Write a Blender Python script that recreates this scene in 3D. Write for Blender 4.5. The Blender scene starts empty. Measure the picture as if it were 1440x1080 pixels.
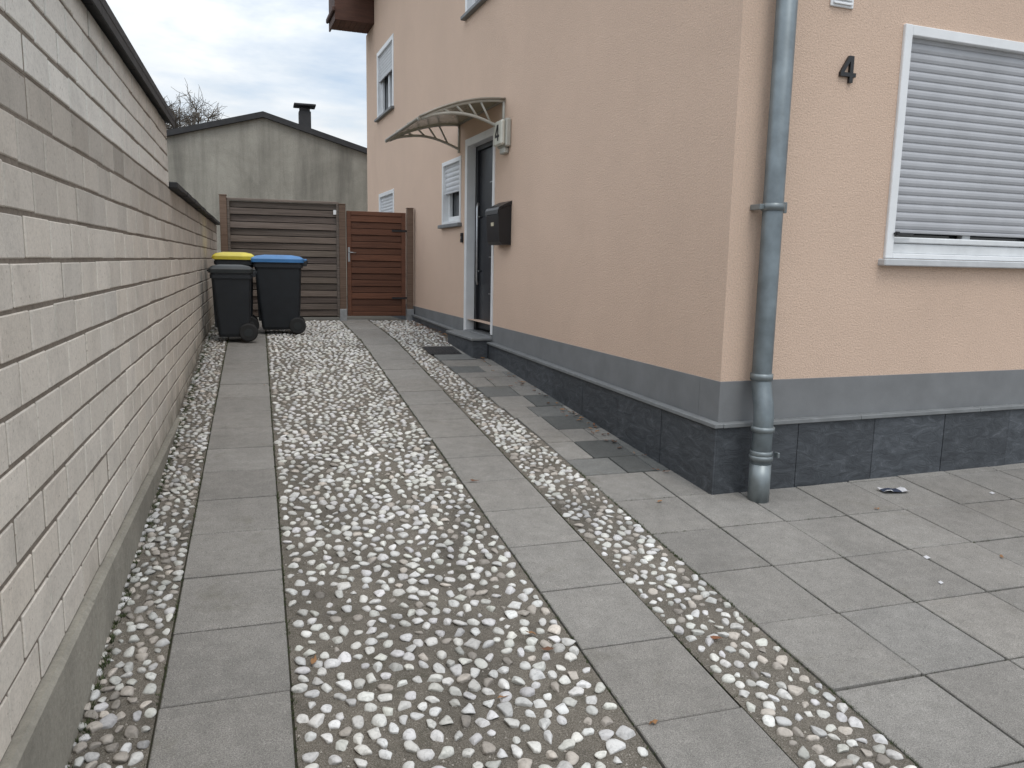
import bpy, bmesh, math, random
import numpy as np
from mathutils import Matrix, Vector
random.seed(7); rng=np.random.default_rng(7)
scene=bpy.context.scene
COL=scene.collection
# ------------------------------------------------------------------ materials
class NT:
    def __init__(s,name):
        s.m=bpy.data.materials.new(name); s.m.use_nodes=True
        s.t=s.m.node_tree; s.n=s.t.nodes; s.l=s.t.links
        s.b=s.n['Principled BSDF']
        s.tc=s.n.new('ShaderNodeTexCoord')
    def noise(s,scale,detail=4,rough=.55,stretch=(1,1,1),dist=0,rot=(0,0,0)):
        vec=s.tc.outputs['Object']
        if stretch!=(1,1,1) or rot!=(0,0,0):
            mp=s.n.new('ShaderNodeMapping'); mp.inputs['Scale'].default_value=stretch; mp.inputs['Rotation'].default_value=rot
            s.l.new(vec,mp.inputs['Vector']); vec=mp.outputs[0]
        t=s.n.new('ShaderNodeTexNoise'); t.inputs['Scale'].default_value=scale; t.inputs['Detail'].default_value=min(detail,2.5 if scale>100 else 4.5)
        t.inputs['Roughness'].default_value=rough; t.inputs['Distortion'].default_value=dist
        s.l.new(vec,t.inputs['Vector']); return t.outputs['Fac']
    def ramp(s,f,stops):
        r=s.n.new('ShaderNodeValToRGB'); e=r.color_ramp.elements
        while len(e)<len(stops): e.new(.5)
        for i,(p,c) in enumerate(stops):
            e[i].position=p
            if not isinstance(c,(tuple,list)): c=(c,c,c)
            e[i].color=(*c,1)
        s.l.new(f,r.inputs[0]); return r.outputs[0]
    def mix(s,a,b,fac,mode='MIX'):
        m=s.n.new('ShaderNodeMix'); m.data_type='RGBA'; m.blend_type=mode
        for inp,val in ((m.inputs[0],fac),(m.inputs[6],a),(m.inputs[7],b)):
            if isinstance(val,(int,float)): inp.default_value=val
            elif isinstance(val,tuple): inp.default_value=(*val,1)
            else: s.l.new(val,inp)
        return m.outputs[2]
    def attr(s,name='col'):
        a=s.n.new('ShaderNodeAttribute'); a.attribute_name=name; return a.outputs['Color']
    def math(s,op,a,b=0.0,clamp=False):
        m=s.n.new('ShaderNodeMath'); m.operation=op; m.use_clamp=clamp
        for i,v in enumerate((a,b)):
            if isinstance(v,(int,float)): m.inputs[i].default_value=v
            else: s.l.new(v,m.inputs[i])
        return m.outputs[0]
    def xyz(s,k):
        x=s.n.new('ShaderNodeSeparateXYZ'); s.l.new(s.tc.outputs['Object'],x.inputs[0]); return x.outputs[k]
    def base(s,c):
        if isinstance(c,tuple): s.b.inputs['Base Color'].default_value=(*c,1)
        else: s.l.new(c,s.b.inputs['Base Color'])
    def bump(s,h,strength=.3,dist=.005,prev=None):
        b=s.n.new('ShaderNodeBump'); b.inputs['Strength'].default_value=strength; b.inputs['Distance'].default_value=dist
        s.l.new(h,b.inputs['Height'])
        if prev is not None: s.l.new(prev,b.inputs['Normal'])
        s.l.new(b.outputs[0],s.b.inputs['Normal']); return b.outputs[0]
    def rough(s,v):
        if isinstance(v,(int,float)): s.b.inputs['Roughness'].default_value=v
        else: s.l.new(v,s.b.inputs['Roughness'])
    def metal(s,v): s.b.inputs['Metallic'].default_value=v

def simple(name,c,rough=.5,metal=0,var=.15,scale=12,bs=.1,bd=.001,bscale=150):
    n=NT(name); v=n.ramp(n.noise(scale,4),[(.3,1-var),(.7,1+var*.3)])
    n.base(n.mix(c,v,1.0,'MULTIPLY')); n.rough(rough); n.metal(metal)
    if bs>=.1: n.bump(n.noise(bscale,2),bs,bd)
    return n.m

def m_slab():
    n=NT('concrete_slab'); a=n.attr()
    big=n.ramp(n.noise(1.7,4,.6),[(.3,.86),(.52,1.0),(.75,1.08)])
    mid=n.ramp(n.noise(14,5,.7),[(.3,.84),(.7,1.09)])
    fine=n.ramp(n.noise(280,2,.6),[(.3,.58),(.5,1.0),(.72,1.55)])
    c=n.mix(a,big,1.0,'MULTIPLY'); c=n.mix(c,mid,1.0,'MULTIPLY'); c=n.mix(c,fine,1.0,'MULTIPLY')
    st=n.ramp(n.noise(3.1,5,.75,dist=.6),[(.58,0.0),(.74,.42)])
    c=n.mix(c,(.125,.115,.085),st)
    n.base(c); n.rough(.88)
    n.bump(n.noise(250,3,.75),.55,.0025); return n.m
def m_pebble():
    n=NT('pebble_stone'); a=n.attr()
    v=n.ramp(n.noise(60,4,.65,dist=.8),[(.25,.62),(.5,1.0),(.8,1.1)])
    c=n.mix(a,v,1.0,'MULTIPLY')
    d=n.ramp(n.noise(2.3,4,.7,dist=.5),[(.3,.72),(.5,1.0)])
    c=n.mix(c,d,1.0,'MULTIPLY')
    n.base(c); n.rough(.72); n.bump(n.noise(160,3,.7),.5,.003); return n.m
def m_sand():
    n=NT('sandy_mortar')
    c=n.ramp(n.noise(260,3,.8),[(.28,(.036,.032,.026)),(.45,(.125,.11,.088)),(.6,(.225,.2,.168)),(.76,(.5,.465,.41))])
    big=n.ramp(n.noise(2.3,5,.7,dist=.5),[(.3,.6),(.5,.95),(.75,1.2)])
    c=n.mix(c,big,1.0,'MULTIPLY')
    moss=n.ramp(n.noise(4.2,5,.75),[(.55,0.0),(.7,.6)])
    c=n.mix(c,(.05,.048,.03),moss)
    n.base(c); n.rough(.95); n.bump(n.noise(90,4,.85),.9,.006); return n.m
def m_joint():
    n=NT('mossy_joint_soil')
    c=n.ramp(n.noise(9,5,.8),[(.35,(.028,.026,.018)),(.55,(.05,.046,.03)),(.72,(.048,.056,.022))])
    n.base(c); n.rough(.97); return n.m
def m_ground():
    n=NT('ground_soil')
    c=n.ramp(n.noise(.8,5,.7),[(.35,(.07,.066,.055)),(.65,(.13,.12,.1))])
    n.base(c); n.rough(.95); n.bump(n.noise(60,3),.6,.01); return n.m
def m_brick():
    n=NT('sand_lime_brick'); a=n.attr()
    v=n.ramp(n.noise(5,5,.7,dist=.4),[(.28,.84),(.5,1.0),(.8,1.06)])
    f=n.ramp(n.noise(95,3,.75),[(.25,.80),(.5,1.0),(.75,1.08)])
    c=n.mix(n.mix(a,v,1.0,'MULTIPLY'),f,1.0,'MULTIPLY')
    pit=n.ramp(n.noise(75,2,.5),[(.67,0.0),(.73,.55)])
    c=n.mix(c,(.22,.17,.125),pit)
    hgt=n.math('SUBTRACT',n.xyz(2),n.math('MULTIPLY',n.xyz(1),.0772))
    k=n.math('SUBTRACT',.30,hgt); k=n.math('MULTIPLY',k,2.6,True)
    k=n.math('MULTIPLY',k,n.ramp(n.noise(3.5,5,.75),[(.32,0.0),(.62,1.0)]),True)
    c=n.mix(c,(.085,.082,.05),k)
    n.base(c); n.rough(.93); n.bump(n.noise(85,4,.75),.5,.004); return n.m
def m_mortar():
    n=NT('brick_mortar')
    c=n.ramp(n.noise(40,5,.8),[(.3,(.15,.125,.1)),(.7,(.27,.23,.19))])
    n.base(c); n.rough(.97); n.bump(n.noise(90,2),.6,.003); return n.m
def m_stucco():
    n=NT('peach_render')
    big=n.ramp(n.noise(.9,5,.65,dist=.3),[(.3,.95),(.7,1.03)])
    fine=n.ramp(n.noise(100,3,.75),[(.3,.82),(.5,1.0),(.75,1.1)])
    c=n.mix((.69,.51,.395),big,1.0,'MULTIPLY'); c=n.mix(c,fine,1.0,'MULTIPLY')
    sp=n.ramp(n.noise(3.1,5,.95),[(.70,0.0),(.75,.45)])
    c=n.mix(c,(.8,.69,.6),sp)
    st=n.ramp(n.noise(2.2,5,.75,stretch=(1,1,.3),dist=.5),[(.55,0.0),(.85,.14)])
    c=n.mix(c,(.46,.34,.26),st)
    n.base(c); n.rough(.93); n.bump(n.noise(95,4,.75),.95,.008); return n.m
def m_slate():
    n=NT('slate_tile'); a=n.attr()
    d=n.noise(7,5,.75,stretch=(1,1,2.4),dist=1.2,rot=(.5,.4,0))
    c=n.ramp(d,[(.3,(.034,.038,.045)),(.5,(.058,.065,.074)),(.62,(.08,.088,.1)),(.76,(.16,.172,.188))])
    c=n.mix(a,c,1.0,'MULTIPLY')
    n.base(c); n.rough(.6); n.bump(d,.7,.008); return n.m
def m_concrete(name,lo,hi,streak=.5):
    n=NT(name)
    c=n.ramp(n.noise(.6,5,.75,dist=.4),[(.3,lo),(.7,hi)])
    st=n.ramp(n.noise(1.6,5,.7,stretch=(1,1,.12)),[(.45,0.0),(.7,streak)])
    c=n.mix(c,tuple(x*.42 for x in lo),st)
    f=n.ramp(n.noise(40,4,.8),[(.3,.8),(.7,1.12)])
    c=n.mix(c,f,1.0,'MULTIPLY')
    n.base(c); n.rough(.95); n.bump(n.noise(40,5,.75),.6,.01); return n.m
def m_wood(name,dark,light,rough=.75):
    n=NT(name); a=n.attr()
    g=n.noise(9,5,.7,stretch=(.25,3,7),dist=.6)
    c=n.ramp(g,[(.28,dark),(.72,light)]); c=n.mix(c,a,1.0,'MULTIPLY')
    n.base(c); n.rough(rough); n.bump(g,.4,.004); return n.m
def m_poly():
    m=bpy.data.materials.new('polycarbonate_sheet'); m.use_nodes=True; t=m.node_tree; n=t.nodes; l=t.links
    for x in list(n): n.remove(x)
    o=n.new('ShaderNodeOutputMaterial'); a=n.new('ShaderNodeBsdfTransparent'); a.inputs[0].default_value=(.7,.66,.55,1)
    b=n.new('ShaderNodeBsdfTranslucent'); b.inputs[0].default_value=(.45,.41,.32,1)
    d=n.new('ShaderNodeBsdfGlossy'); d.inputs[0].default_value=(.7,.7,.7,1); d.inputs[1].default_value=.25
    e=n.new('ShaderNodeBsdfDiffuse'); e.inputs[0].default_value=(.3,.27,.21,1)
    m1=n.new('ShaderNodeMixShader'); m1.inputs[0].default_value=.7; l.new(a.outputs[0],m1.inputs[1])
    m0=n.new('ShaderNodeMixShader'); m0.inputs[0].default_value=.45; l.new(b.outputs[0],m0.inputs[1]); l.new(e.outputs[0],m0.inputs[2])
    l.new(m0.outputs[0],m1.inputs[2])
    m2=n.new('ShaderNodeMixShader'); fr=n.new('ShaderNodeFresnel'); fr.inputs[0].default_value=1.3; l.new(fr.outputs[0],m2.inputs[0])
    l.new(m1.outputs[0],m2.inputs[1]); l.new(d.outputs[0],m2.inputs[2]); l.new(m2.outputs[0],o.inputs[0]); return m

M=dict(slab=m_slab(),pebble=m_pebble(),sand=m_sand(),joint=m_joint(),ground=m_ground(),brick=m_brick(),mortar=m_mortar(),
 stucco=m_stucco(),slate=m_slate(),
 footing=m_concrete('footing_concrete',(.22,.205,.17),(.4,.375,.32),.4),
 oldconc=m_concrete('weathered_concrete',(.24,.228,.195),(.4,.38,.33),.62),
 greypaint=simple('grey_plinth_paint',(.195,.2,.205),.8,0,.15,5,.3,.002,160),
 ledge=simple('grey_ledge_stone',(.2,.208,.212),.6,0,.2,9,.2,.001,90),
 white=simple('white_frame_plastic',(.8,.81,.82),.4,0,.08,6,.05,.0005),
 whitedirty=simple('white_window_bar',(.72,.735,.745),.45,0,.12,9,.05),
 whitesill=simple('pale_metal_sill',(.55,.56,.57),.45,0,.15,9,.05),
 shutter=simple('shutter_slats_grey',(.43,.435,.455),.5,0,.12,4,.05,.0005),
 shutterw=simple('shutter_slats_pale',(.6,.61,.63),.5,0,.1,4,.05,.0005),
 glass=simple('window_glass_dark',(.02,.024,.03),.05,0,.2,2,0,.0001),
 door=simple('anthracite_door',(.022,.024,.03),.35,0,.2,5,.05,.0005),
 steel=simple('brushed_steel',(.5,.51,.52),.3,1,.15,30,.05),
 zinc=simple('weathered_zinc',(.19,.222,.238),.45,.5,.35,7,.15,.001,60),
 zincseam=simple('zinc_collar',(.24,.27,.28),.42,.55,.3,9,.15,.001,60),
 black=simple('black_metal',(.014,.014,.016),.38,0,.3,9,.05),
 roofdark=simple('dark_coping',(.032,.032,.034),.7,0,.35,8,.4,.003,60),
 canopyframe=simple('canopy_bronze_grey_frame',(.3,.275,.23),.45,.2,.15,12,.05),
 lampgrey=simple('lamp_housing',(.46,.45,.4),.45,0,.15,12,.05),
 lampface=simple('lamp_opal_face',(.66,.65,.57),.35,0,.15,12,.05),
 eave=m_wood('eave_brown_boards',(.06,.026,.016),(.14,.06,.038)),
 fence=m_wood('grey_brown_fence_wood',(.08,.062,.05),(.2,.165,.14)),
 gate=m_wood('red_brown_gate_wood',(.08,.029,.014),(.17,.066,.033),.6),
 post=m_wood('fence_post_wood',(.1,.062,.042),(.2,.135,.098)),
 tile=simple('roof_tile',(.09,.05,.04),.8,0,.4,5,.5,.01,20),
 bark=simple('bark',(.1,.085,.07),.9,0,.3,9,.6,.01,30),
 twig=simple('twig_brown',(.13,.11,.09),.9,0,.2,9,.05),
 binblack=simple('bin_black_plastic',(.011,.014,.018),.5,0,.3,9,.15,.001,200),
 bindark=simple('bin_dark_lid',(.018,.022,.023),.5,0,.3,9,.05),
 binblue=simple('bin_blue_lid',(.05,.19,.43),.45,0,.2,6,.05),
 binyellow=simple('bin_yellow_lid',(.66,.55,.05),.45,0,.2,6,.05),
 rubber=simple('rubber',(.02,.02,.02),.8,0,.2,9,.05),
 matrubber=simple('drain_grate_iron',(.02,.02,.022),.7,0,.3,20,.5,.003,80),
 litter=simple('paper_litter',(.6,.6,.62),.6),litterdark=simple('litter_print_dark',(.03,.04,.07),.5),
 galv=simple('galvanised_steel',(.4,.41,.42),.45,.8,.2,20,.05),
 poly=m_poly())
n=NT('dry_leaf'); n.base(n.attr()); n.rough(.8); M['leaf']=n.m
n=NT('brass_sticker'); n.base((.55,.5,.36)); M['sticker']=n.m

# ------------------------------------------------------------------ mesh builder
_corn=[(sx,sy,sz) for sx in(-1,1) for sy in(-1,1) for sz in(-1,1)]
_ci={c:i for i,c in enumerate(_corn)}
def _tmpl():
    F=[]
    for k in range(3):
        o=[a for a in range(3) if a!=k]
        for s in(-1,1):
            q=[]
            for a,b in((-1,-1),(1,-1),(1,1),(-1,1)):
                c=[0,0,0]; c[k]=s; c[o[0]]=a; c[o[1]]=b; q.append(_ci[tuple(c)]*3+k)
            F.append(q)
    for m in range(3):
        k,l=[a for a in range(3) if a!=m]
        for a in(-1,1):
            for b in(-1,1):
                c=[0,0,0]; c[k]=a; c[l]=b; c[m]=-1; c1=_ci[tuple(c)]; c[m]=1; c2=_ci[tuple(c)]
                F.append([c1*3+k,c2*3+k,c2*3+l,c1*3+l])
    for i in range(8): F.append([i*3,i*3+1,i*3+2])
    V=[]
    for c in _corn:
        for k in range(3):
            V.append([c[a]*(1.0 if a==k else .9) for a in range(3)])
    V=np.array(V); out=[]
    for f in F:
        p=V[f]; nrm=np.cross(p[1]-p[0],p[2]-p[0])
        out.append(f if nrm@p.mean(0)>0 else f[::-1])
    return out
_TF=_tmpl()
class MB:
    def __init__(s): s.v=[];s.f=[];s.mi=[];s.c=[];s.sm=[]
    def add(s,V,F,mat=0,col=(1,1,1),smooth=False):
        o=len(s.v); s.v+= [tuple(map(float,x)) for x in V]; s.c+=[col]*len(V)
        for f in F: s.f.append([i+o for i in f]); s.mi.append(mat); s.sm.append(smooth)
    def box(s,x0,x1,y0,y1,z0,z1,ch=.004,mat=0,col=(1,1,1),fn=None):
        x0,x1=min(x0,x1),max(x0,x1); y0,y1=min(y0,y1),max(y0,y1); z0,z1=min(z0,z1),max(z0,z1)
        c=((x0+x1)/2,(y0+y1)/2,(z0+z1)/2); h=((x1-x0)/2,(y1-y0)/2,(z1-z0)/2); ch=min(ch,min(h)*.6)
        V=[]
        for cc in _corn:
            for k in range(3):
                V.append(tuple(c[a]+cc[a]*(h[a]-(0 if a==k else ch)) for a in range(3)))
        if fn: V=[fn(*v) for v in V]
        s.add(V,_TF,mat,col)
    def tube(s,pts,r,n=12,mat=0,col=(1,1,1),cap=True,smooth=True):
        P=[Vector(p) for p in pts]; rs=r if isinstance(r,(list,tuple)) else [r]*len(P); V=[];F=[]
        up=None
        for i,p in enumerate(P):
            d=(P[min(i+1,len(P)-1)]-P[max(i-1,0)]).normalized()
            if up is None: up=Vector((0,0,1)) if abs(d.z)<.9 else Vector((1,0,0))
            a=d.cross(up).normalized(); b=a.cross(d).normalized(); up=b
            for k in range(n):
                t=2*math.pi*k/n; V.append(p+rs[i]*(math.cos(t)*a+math.sin(t)*b))
        for i in range(len(P)-1):
            for k in range(n):
                k2=(k+1)%n; F.append([i*n+k,i*n+k2,(i+1)*n+k2,(i+1)*n+k])
        s.add(V,F,mat,col,smooth)
        if cap:
            o=len(s.v)-len(V)
            s.f.append([o+k for k in range(n)][::-1]); s.mi.append(mat); s.sm.append(False)
            s.f.append([o+(len(P)-1)*n+k for k in range(n)]); s.mi.append(mat); s.sm.append(False)
    def obj(s,name,mats,parent=None,fix=False,**props):
        me=bpy.data.meshes.new(name); me.from_pydata(s.v,[],s.f)
        for m in mats: me.materials.append(M[m] if isinstance(m,str) else m)
        me.polygons.foreach_set('material_index',s.mi); me.polygons.foreach_set('use_smooth',s.sm)
        a=me.color_attributes.new('col','FLOAT_COLOR','POINT')
        a.data.foreach_set('color',[x for c in s.c for x in (*c,1.0)])
        if fix:
            bm=bmesh.new(); bm.from_mesh(me); bmesh.ops.recalc_face_normals(bm,faces=bm.faces); bm.to_mesh(me); bm.free()
        me.update()
        o=bpy.data.objects.new(name,me); COL.objects.link(o)
        if parent: o.parent=parent
        for k,v in props.items(): o[k]=v
        return o
def empty(name,loc=(0,0,0),rz=0,**props):
    o=bpy.data.objects.new(name,None); o.empty_display_size=.2; o.location=loc; o.rotation_euler=(0,0,rz); COL.objects.link(o)
    for k,v in props.items(): o[k]=v
    return o
def g(y):
    if y<-1: return -.0772
    if y<9: return .0772*y
    if y<11.6: return .6948+(y-9)*.022
    return .752
# ------------------------------------------------------------------ ground
b=MB()
ys=[-900,-60,-8,-1,0,1,2,3,4,5,6,7,8,9,10,11.6,14,30,90,900]; xs=[-900,-60,-8,-2,0,2,4,10,60,900]
V=[(x,y,g(y)-.045) for y in ys for x in xs]; F=[[j*len(xs)+i,j*len(xs)+i+1,(j+1)*len(xs)+i+1,(j+1)*len(xs)+i] for j in range(len(ys)-1) for i in range(len(xs)-1)]
b.add(V,F); b.obj('ground',['ground'],kind='structure')
def strip_sheet(name,x0,x1,y0,y1,off,mat):
    b=MB(); Y=list(np.arange(y0,y1,.25))+[y1]; V=[];F=[]
    for y in Y:
        V+=[(x0,y,g(y)+off),(x1(y) if callable(x1) else x1,y,g(y)+off)]
    F=[[2*i,2*i+1,2*i+3,2*i+2] for i in range(len(Y)-1)]
    b.add(V,F); return b.obj(name,[mat],kind='structure')
L=.447; Y0=2.51-9*.447
def slabs(b,x0,x1,y0,y1,w,l,ybase,colfn,gap=.0045):
    nx=max(1,round((x1-x0)/w)); w=(x1-x0)/nx
    for i in range(nx):
        k=math.floor((y0-ybase)/l+1e-6)
        while ybase+k*l<y1:
            a=max(ybase+k*l,y0); e=min(ybase+(k+1)*l,y1); k+=1
            if e-a<.03: continue
            xa=x0+i*w; xb=xa+w
            t1,t2=rng.normal(0,.0028,2)
            dz=rng.normal(0,.0015); jx,jy=rng.normal(0,.0012,2)
            cx,cy=(xa+xb)/2,(a+e)/2
            fn=lambda X,Y,Z:(X+jx,Y+jy,g(Y)+Z+dz+(X-cx)*t1+(Y-cy)*t2)
            b.box(xa+gap,xb-gap,a+gap,e-gap,-.04,0,.0035,0,colfn(),fn)
def slabcol(base=.2,sd=.018,tint=(1.0,.95,.875)):
    v=max(.08,base+rng.normal(0,sd)); r=rng.normal(0,.004)
    return (v*(tint[0]+r),v*tint[1],v*(tint[2]-r))
b=MB(); slabs(b,-.34,.065,Y0,11.5,.405,L,2.51,lambda:slabcol(.235,.010)); b.obj('slab_path',['slab'],kind='structure')
b=MB(); slabs(b,1.095,1.49,Y0,11.5,.395,L,2.51,lambda:slabcol(.24,.011)); b.obj('slab_path.001',['slab'],kind='structure')
b=MB(); slabs(b,1.85,9.85,Y0,4.28,.40,L,2.51,lambda:slabcol(.24,.012)); b.obj('forecourt_pavement',['slab'],kind='structure')
def dark():
    r=random.random()
    if r<.22: return slabcol(.10,.012,(.96,.99,.96))
    if r<.45: return slabcol(.16,.015,(.97,.98,.94))
    return slabcol(.23,.02)
b=MB()
y=4.284
while y<8.55:
    l=random.choice([.29,.3,.3,.22,.36]); x=1.85-max(0,(y-5.2))*.045; xe=2.5
    while x<xe-.05:
        w=random.choice([.2,.3,.3,.4,.45]); w=min(w,xe-x)
        if xe-x-w<.1: w=xe-x
        dz=rng.normal(0,.0015); t=rng.normal(0,.004); cx=x
        b.box(x+.004,x+w-.004,y+.004,y+l-.004,-.04,0,.004,0,dark(),lambda X,Y,Z:(X,Y,g(Y)+Z+dz+(X-cx)*t)); x+=w
    y+=l
b.obj('side_pavement',['slab'],kind='structure')
strip_sheet('joint_bed',-.72,9.9,Y0,4.3,-.014,'joint')
strip_sheet('joint_bed.001',-.72,2.5,4.3,11.6,-.0143,'joint')
edge=lambda y:1.85-max(0,min(y,8.6)-5.2)*.045 if y<8.6 else 2.3
strip_sheet('sand_bed',.068,1.092,Y0,11.5,-.006,'sand')
strip_sheet('sand_bed.001',-.62,-.343,Y0,11.5,-.006,'sand')
strip_sheet('sand_bed.002',1.493,edge,Y0,8.6,-.006,'sand')
strip_sheet('sand_bed.003',1.493,2.3,8.6,11.5,-.006,'sand')
# pebbles
def ico(sub):
    bm=bmesh.new(); bmesh.ops.create_icosphere(bm,subdivisions=sub,radius=1); bm.verts.ensure_lookup_table()
    V=np.array([v.co[:] for v in bm.verts]); F=np.array([[v.index for v in f.verts] for f in bm.faces]); bm.free(); return V,F
def variants(sub,n):
    V,F=ico(sub); out=[]
    for _ in range(n):
        W=V.copy()
        for q in range(9):   # cut by planes -> chipped river stone
            d=rng.normal(size=3)*np.array([1,1,.4]); d/=np.linalg.norm(d); c=rng.uniform(.48,.84); t=W@d; k=np.clip(t-c,0,None); W-=np.outer(k*.96,d)
        ph=rng.uniform(0,6,6)
        W*= (1+.07*np.sin(3*W[:,0]+ph[0])+.06*np.sin(3.5*W[:,1]+ph[1]))[:,None]
        W[:,:2]/=np.abs(W[:,:2]).max()
        out.append(W)
    return out,F
VAR={2:variants(3,22),1:variants(2,22),0:variants(1,14)}
def poisson(x0,x1f,y0,y1,r,N):
    cell=r/1.4142; grid={}; pts=[]
    for _ in range(N):
        y=rng.uniform(y0,y1); x1=x1f(y); x=rng.uniform(x0,x1)
        k=(int(x//cell),int(y//cell)); ok=True
        for i in range(-2,3):
            for j in range(-2,3):
                q=grid.get((k[0]+i,k[1]+j))
                if q and ((q[0]-x)*1.08)**2+((q[1]-y)*.92)**2<r*r: ok=False;break
            if not ok: break
        if ok: grid[k]=(x,y); pts.append((x,y))
    return pts
def pebbles(name,pts,smin,smax,colf,embed=.35,**props):
    Vs=[];Fs=[];Cs=[];o=0
    for x,y in pts:
        lod=2 if y<2.6 else (1 if y<5.5 else 0); vs,F=VAR[lod]; W=vs[rng.integers(len(vs))]
        a=rng.uniform(smin,smax); e=rng.uniform(.64,1.0); t=rng.uniform(.36,.5)
        if rng.random()<.14: a*=.7
        th=rng.normal(math.pi/2,.9)
        c,s=math.cos(th),math.sin(th)
        X=W[:,0]*a;Yy=W[:,1]*a*e;Z=W[:,2]*a*t
        tx,ty=rng.normal(0,.1,2)
        wx=X*c-Yy*s; wy=X*s+Yy*c; wz=Z+wx*tx+wy*ty
        P=np.stack([wx+x,wy+y,wz+g(y)-.006+a*t*embed+wy*.077],1)
        Vs.append(P);Fs.append(F+o);o+=len(P); cc=colf(); Cs.append(np.tile(np.array([*cc,1.0]),(len(P),1)))
    V=np.concatenate(Vs);F=np.concatenate(Fs);C=np.concatenate(Cs)
    me=bpy.data.meshes.new(name); me.vertices.add(len(V)); me.vertices.foreach_set('co',V.ravel())
    me.loops.add(F.size); me.loops.foreach_set('vertex_index',F.ravel().astype(np.int32))
    me.polygons.add(len(F)); me.polygons.foreach_set('loop_start',np.arange(0,F.size,3,dtype=np.int32))
    me.update(calc_edges=True); me.polygons.foreach_set('use_smooth',np.ones(len(F),dtype=bool))
    at=me.color_attributes.new('col','FLOAT_COLOR','POINT'); at.data.foreach_set('color',C.ravel())
    me.materials.append(M['pebble']); ob=bpy.data.objects.new(name,me); COL.objects.link(ob)
    for k,v in props.items(): ob[k]=v
    return ob
def pc(base,sd,mixp=.2):
    def f():
        v=min(.82,max(.2,base+rng.normal(0,sd)))
        if random.random()<mixp: v*=rng.uniform(.5,.85); return (v*1.05,v*.95,v*.84)
        return (v,v*rng.uniform(.97,1.0),v*rng.uniform(.9,.98))
    return f
pebbles('pebble_paving',poisson(.09,lambda y:1.07,.9,11.3,.0485,60000),.0235,.033,pc(.63,.075,.12),.2,kind='stuff',label='white rounded pebbles set in sandy mortar')
pebbles('pebble_paving.001',poisson(-.565,lambda y:-.36,.9,11.3,.038,19000),.018,.030,pc(.54,.09,.32),embed=.4,kind='stuff',label='dense strip of pale and reddish pebbles along the wall')
pts=poisson(1.514,lambda y:edge(y)-.022 if y<8.6 else 2.12,.9,11.3,.043,22000)
pebbles('pebble_paving.002',pts,.020,.032,pc(.6,.08,.25),embed=.1,kind='stuff',label='narrow band of flat pale pebbles between slabs')
b=MB()
for i in range(5200):
    y=.9+10*random.random()**1.7; x=random.choice([random.uniform(.075,1.085)]*3+[random.uniform(-.56,-.35),random.uniform(1.5,1.84)])
    s=random.uniform(.002,.0048); v=random.uniform(.1,.5); z=g(y)-.006
    b.add([(x-s,y-s*.6,z),(x+s,y-s*.7,z),(x+s*.2,y+s,z),(x,y,z+s*1.1)],[[0,1,3],[1,2,3],[2,0,3]],0,(v,v*.92,v*.82))
b.obj('grit',['leaf'],kind='stuff')

# ------------------------------------------------------------------ brick garden wall
wall=empty('garden_wall',(-.58,4,0),label='long beige sand-lime brick wall with raised white section and dark coping',category='wall')
def pw(b,name,mats,**k):
    o=b.obj(name,mats,**k); o.parent=wall; o.matrix_parent_inverse=Matrix.Translation((.58,-4,0)); return o
def brick_courses(name,x,y0,y1,z0,rows,rh,bl,colf):
    b=MB()
    for r in range(rows):
        off=(0 if r%2 else bl/2)+rng.normal(0,.004); y=y0-off
        while y<y1:
            a=max(y,y0);e=min(y+bl,y1); y+=bl
            if e-a<.03: continue
            dx=rng.normal(0,.001); j=rng.normal(0,.0014,4)
            b.box(x-.10+dx,x+dx,a+.008+j[0],e-.008+j[1],z0+r*rh+.0065+j[2],z0+(r+1)*rh-.0065+j[3],.003,0,colf(r,rows))
    b.box(x-.24,x-.0045,y0+.002,y1-.002,z0,z0+rows*rh-.001,.001,1)
    return pw(b,name,['brick','mortar'])
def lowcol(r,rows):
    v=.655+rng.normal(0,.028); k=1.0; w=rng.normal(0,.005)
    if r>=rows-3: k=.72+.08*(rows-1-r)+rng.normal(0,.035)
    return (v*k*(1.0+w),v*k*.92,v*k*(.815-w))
def upcol(r,rows):
    v=.74+rng.normal(0,.022); return (v,v*.965,v*.895)
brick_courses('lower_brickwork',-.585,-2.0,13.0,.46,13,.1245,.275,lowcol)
brick_courses('upper_brickwork',-.587,-2.0,6.22,.46+13*.1245+.001,4,.1115,.275,upcol)
b=MB(); yy=-2.0
while yy<8.4:
    e=min(yy+1.6,8.4); b.box(-.86,-.552+rng.normal(0,.002),yy,e-.004,-.4,.462,.012); yy=e
pw(b,'footing',['footing'])
b=MB(); y=-2.0
while y<6.3:
    e=min(y+1.1,6.3); b.box(-.87,-.535,y,e-.003,2.536,2.585,.006); b.box(-.545,-.537,y+.002,e-.004,2.50,2.54,.001); y=e
pw(b,'coping',['roofdark'])
b=MB(); y=6.232
while y<13.1:
    e=min(y+.42,13.1); b.box(-.86,-.535+rng.normal(0,.004),y,e-.006,2.083+rng.normal(0,.002),2.125,.006); y=e
pw(b,'coping',['roofdark'])

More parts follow.
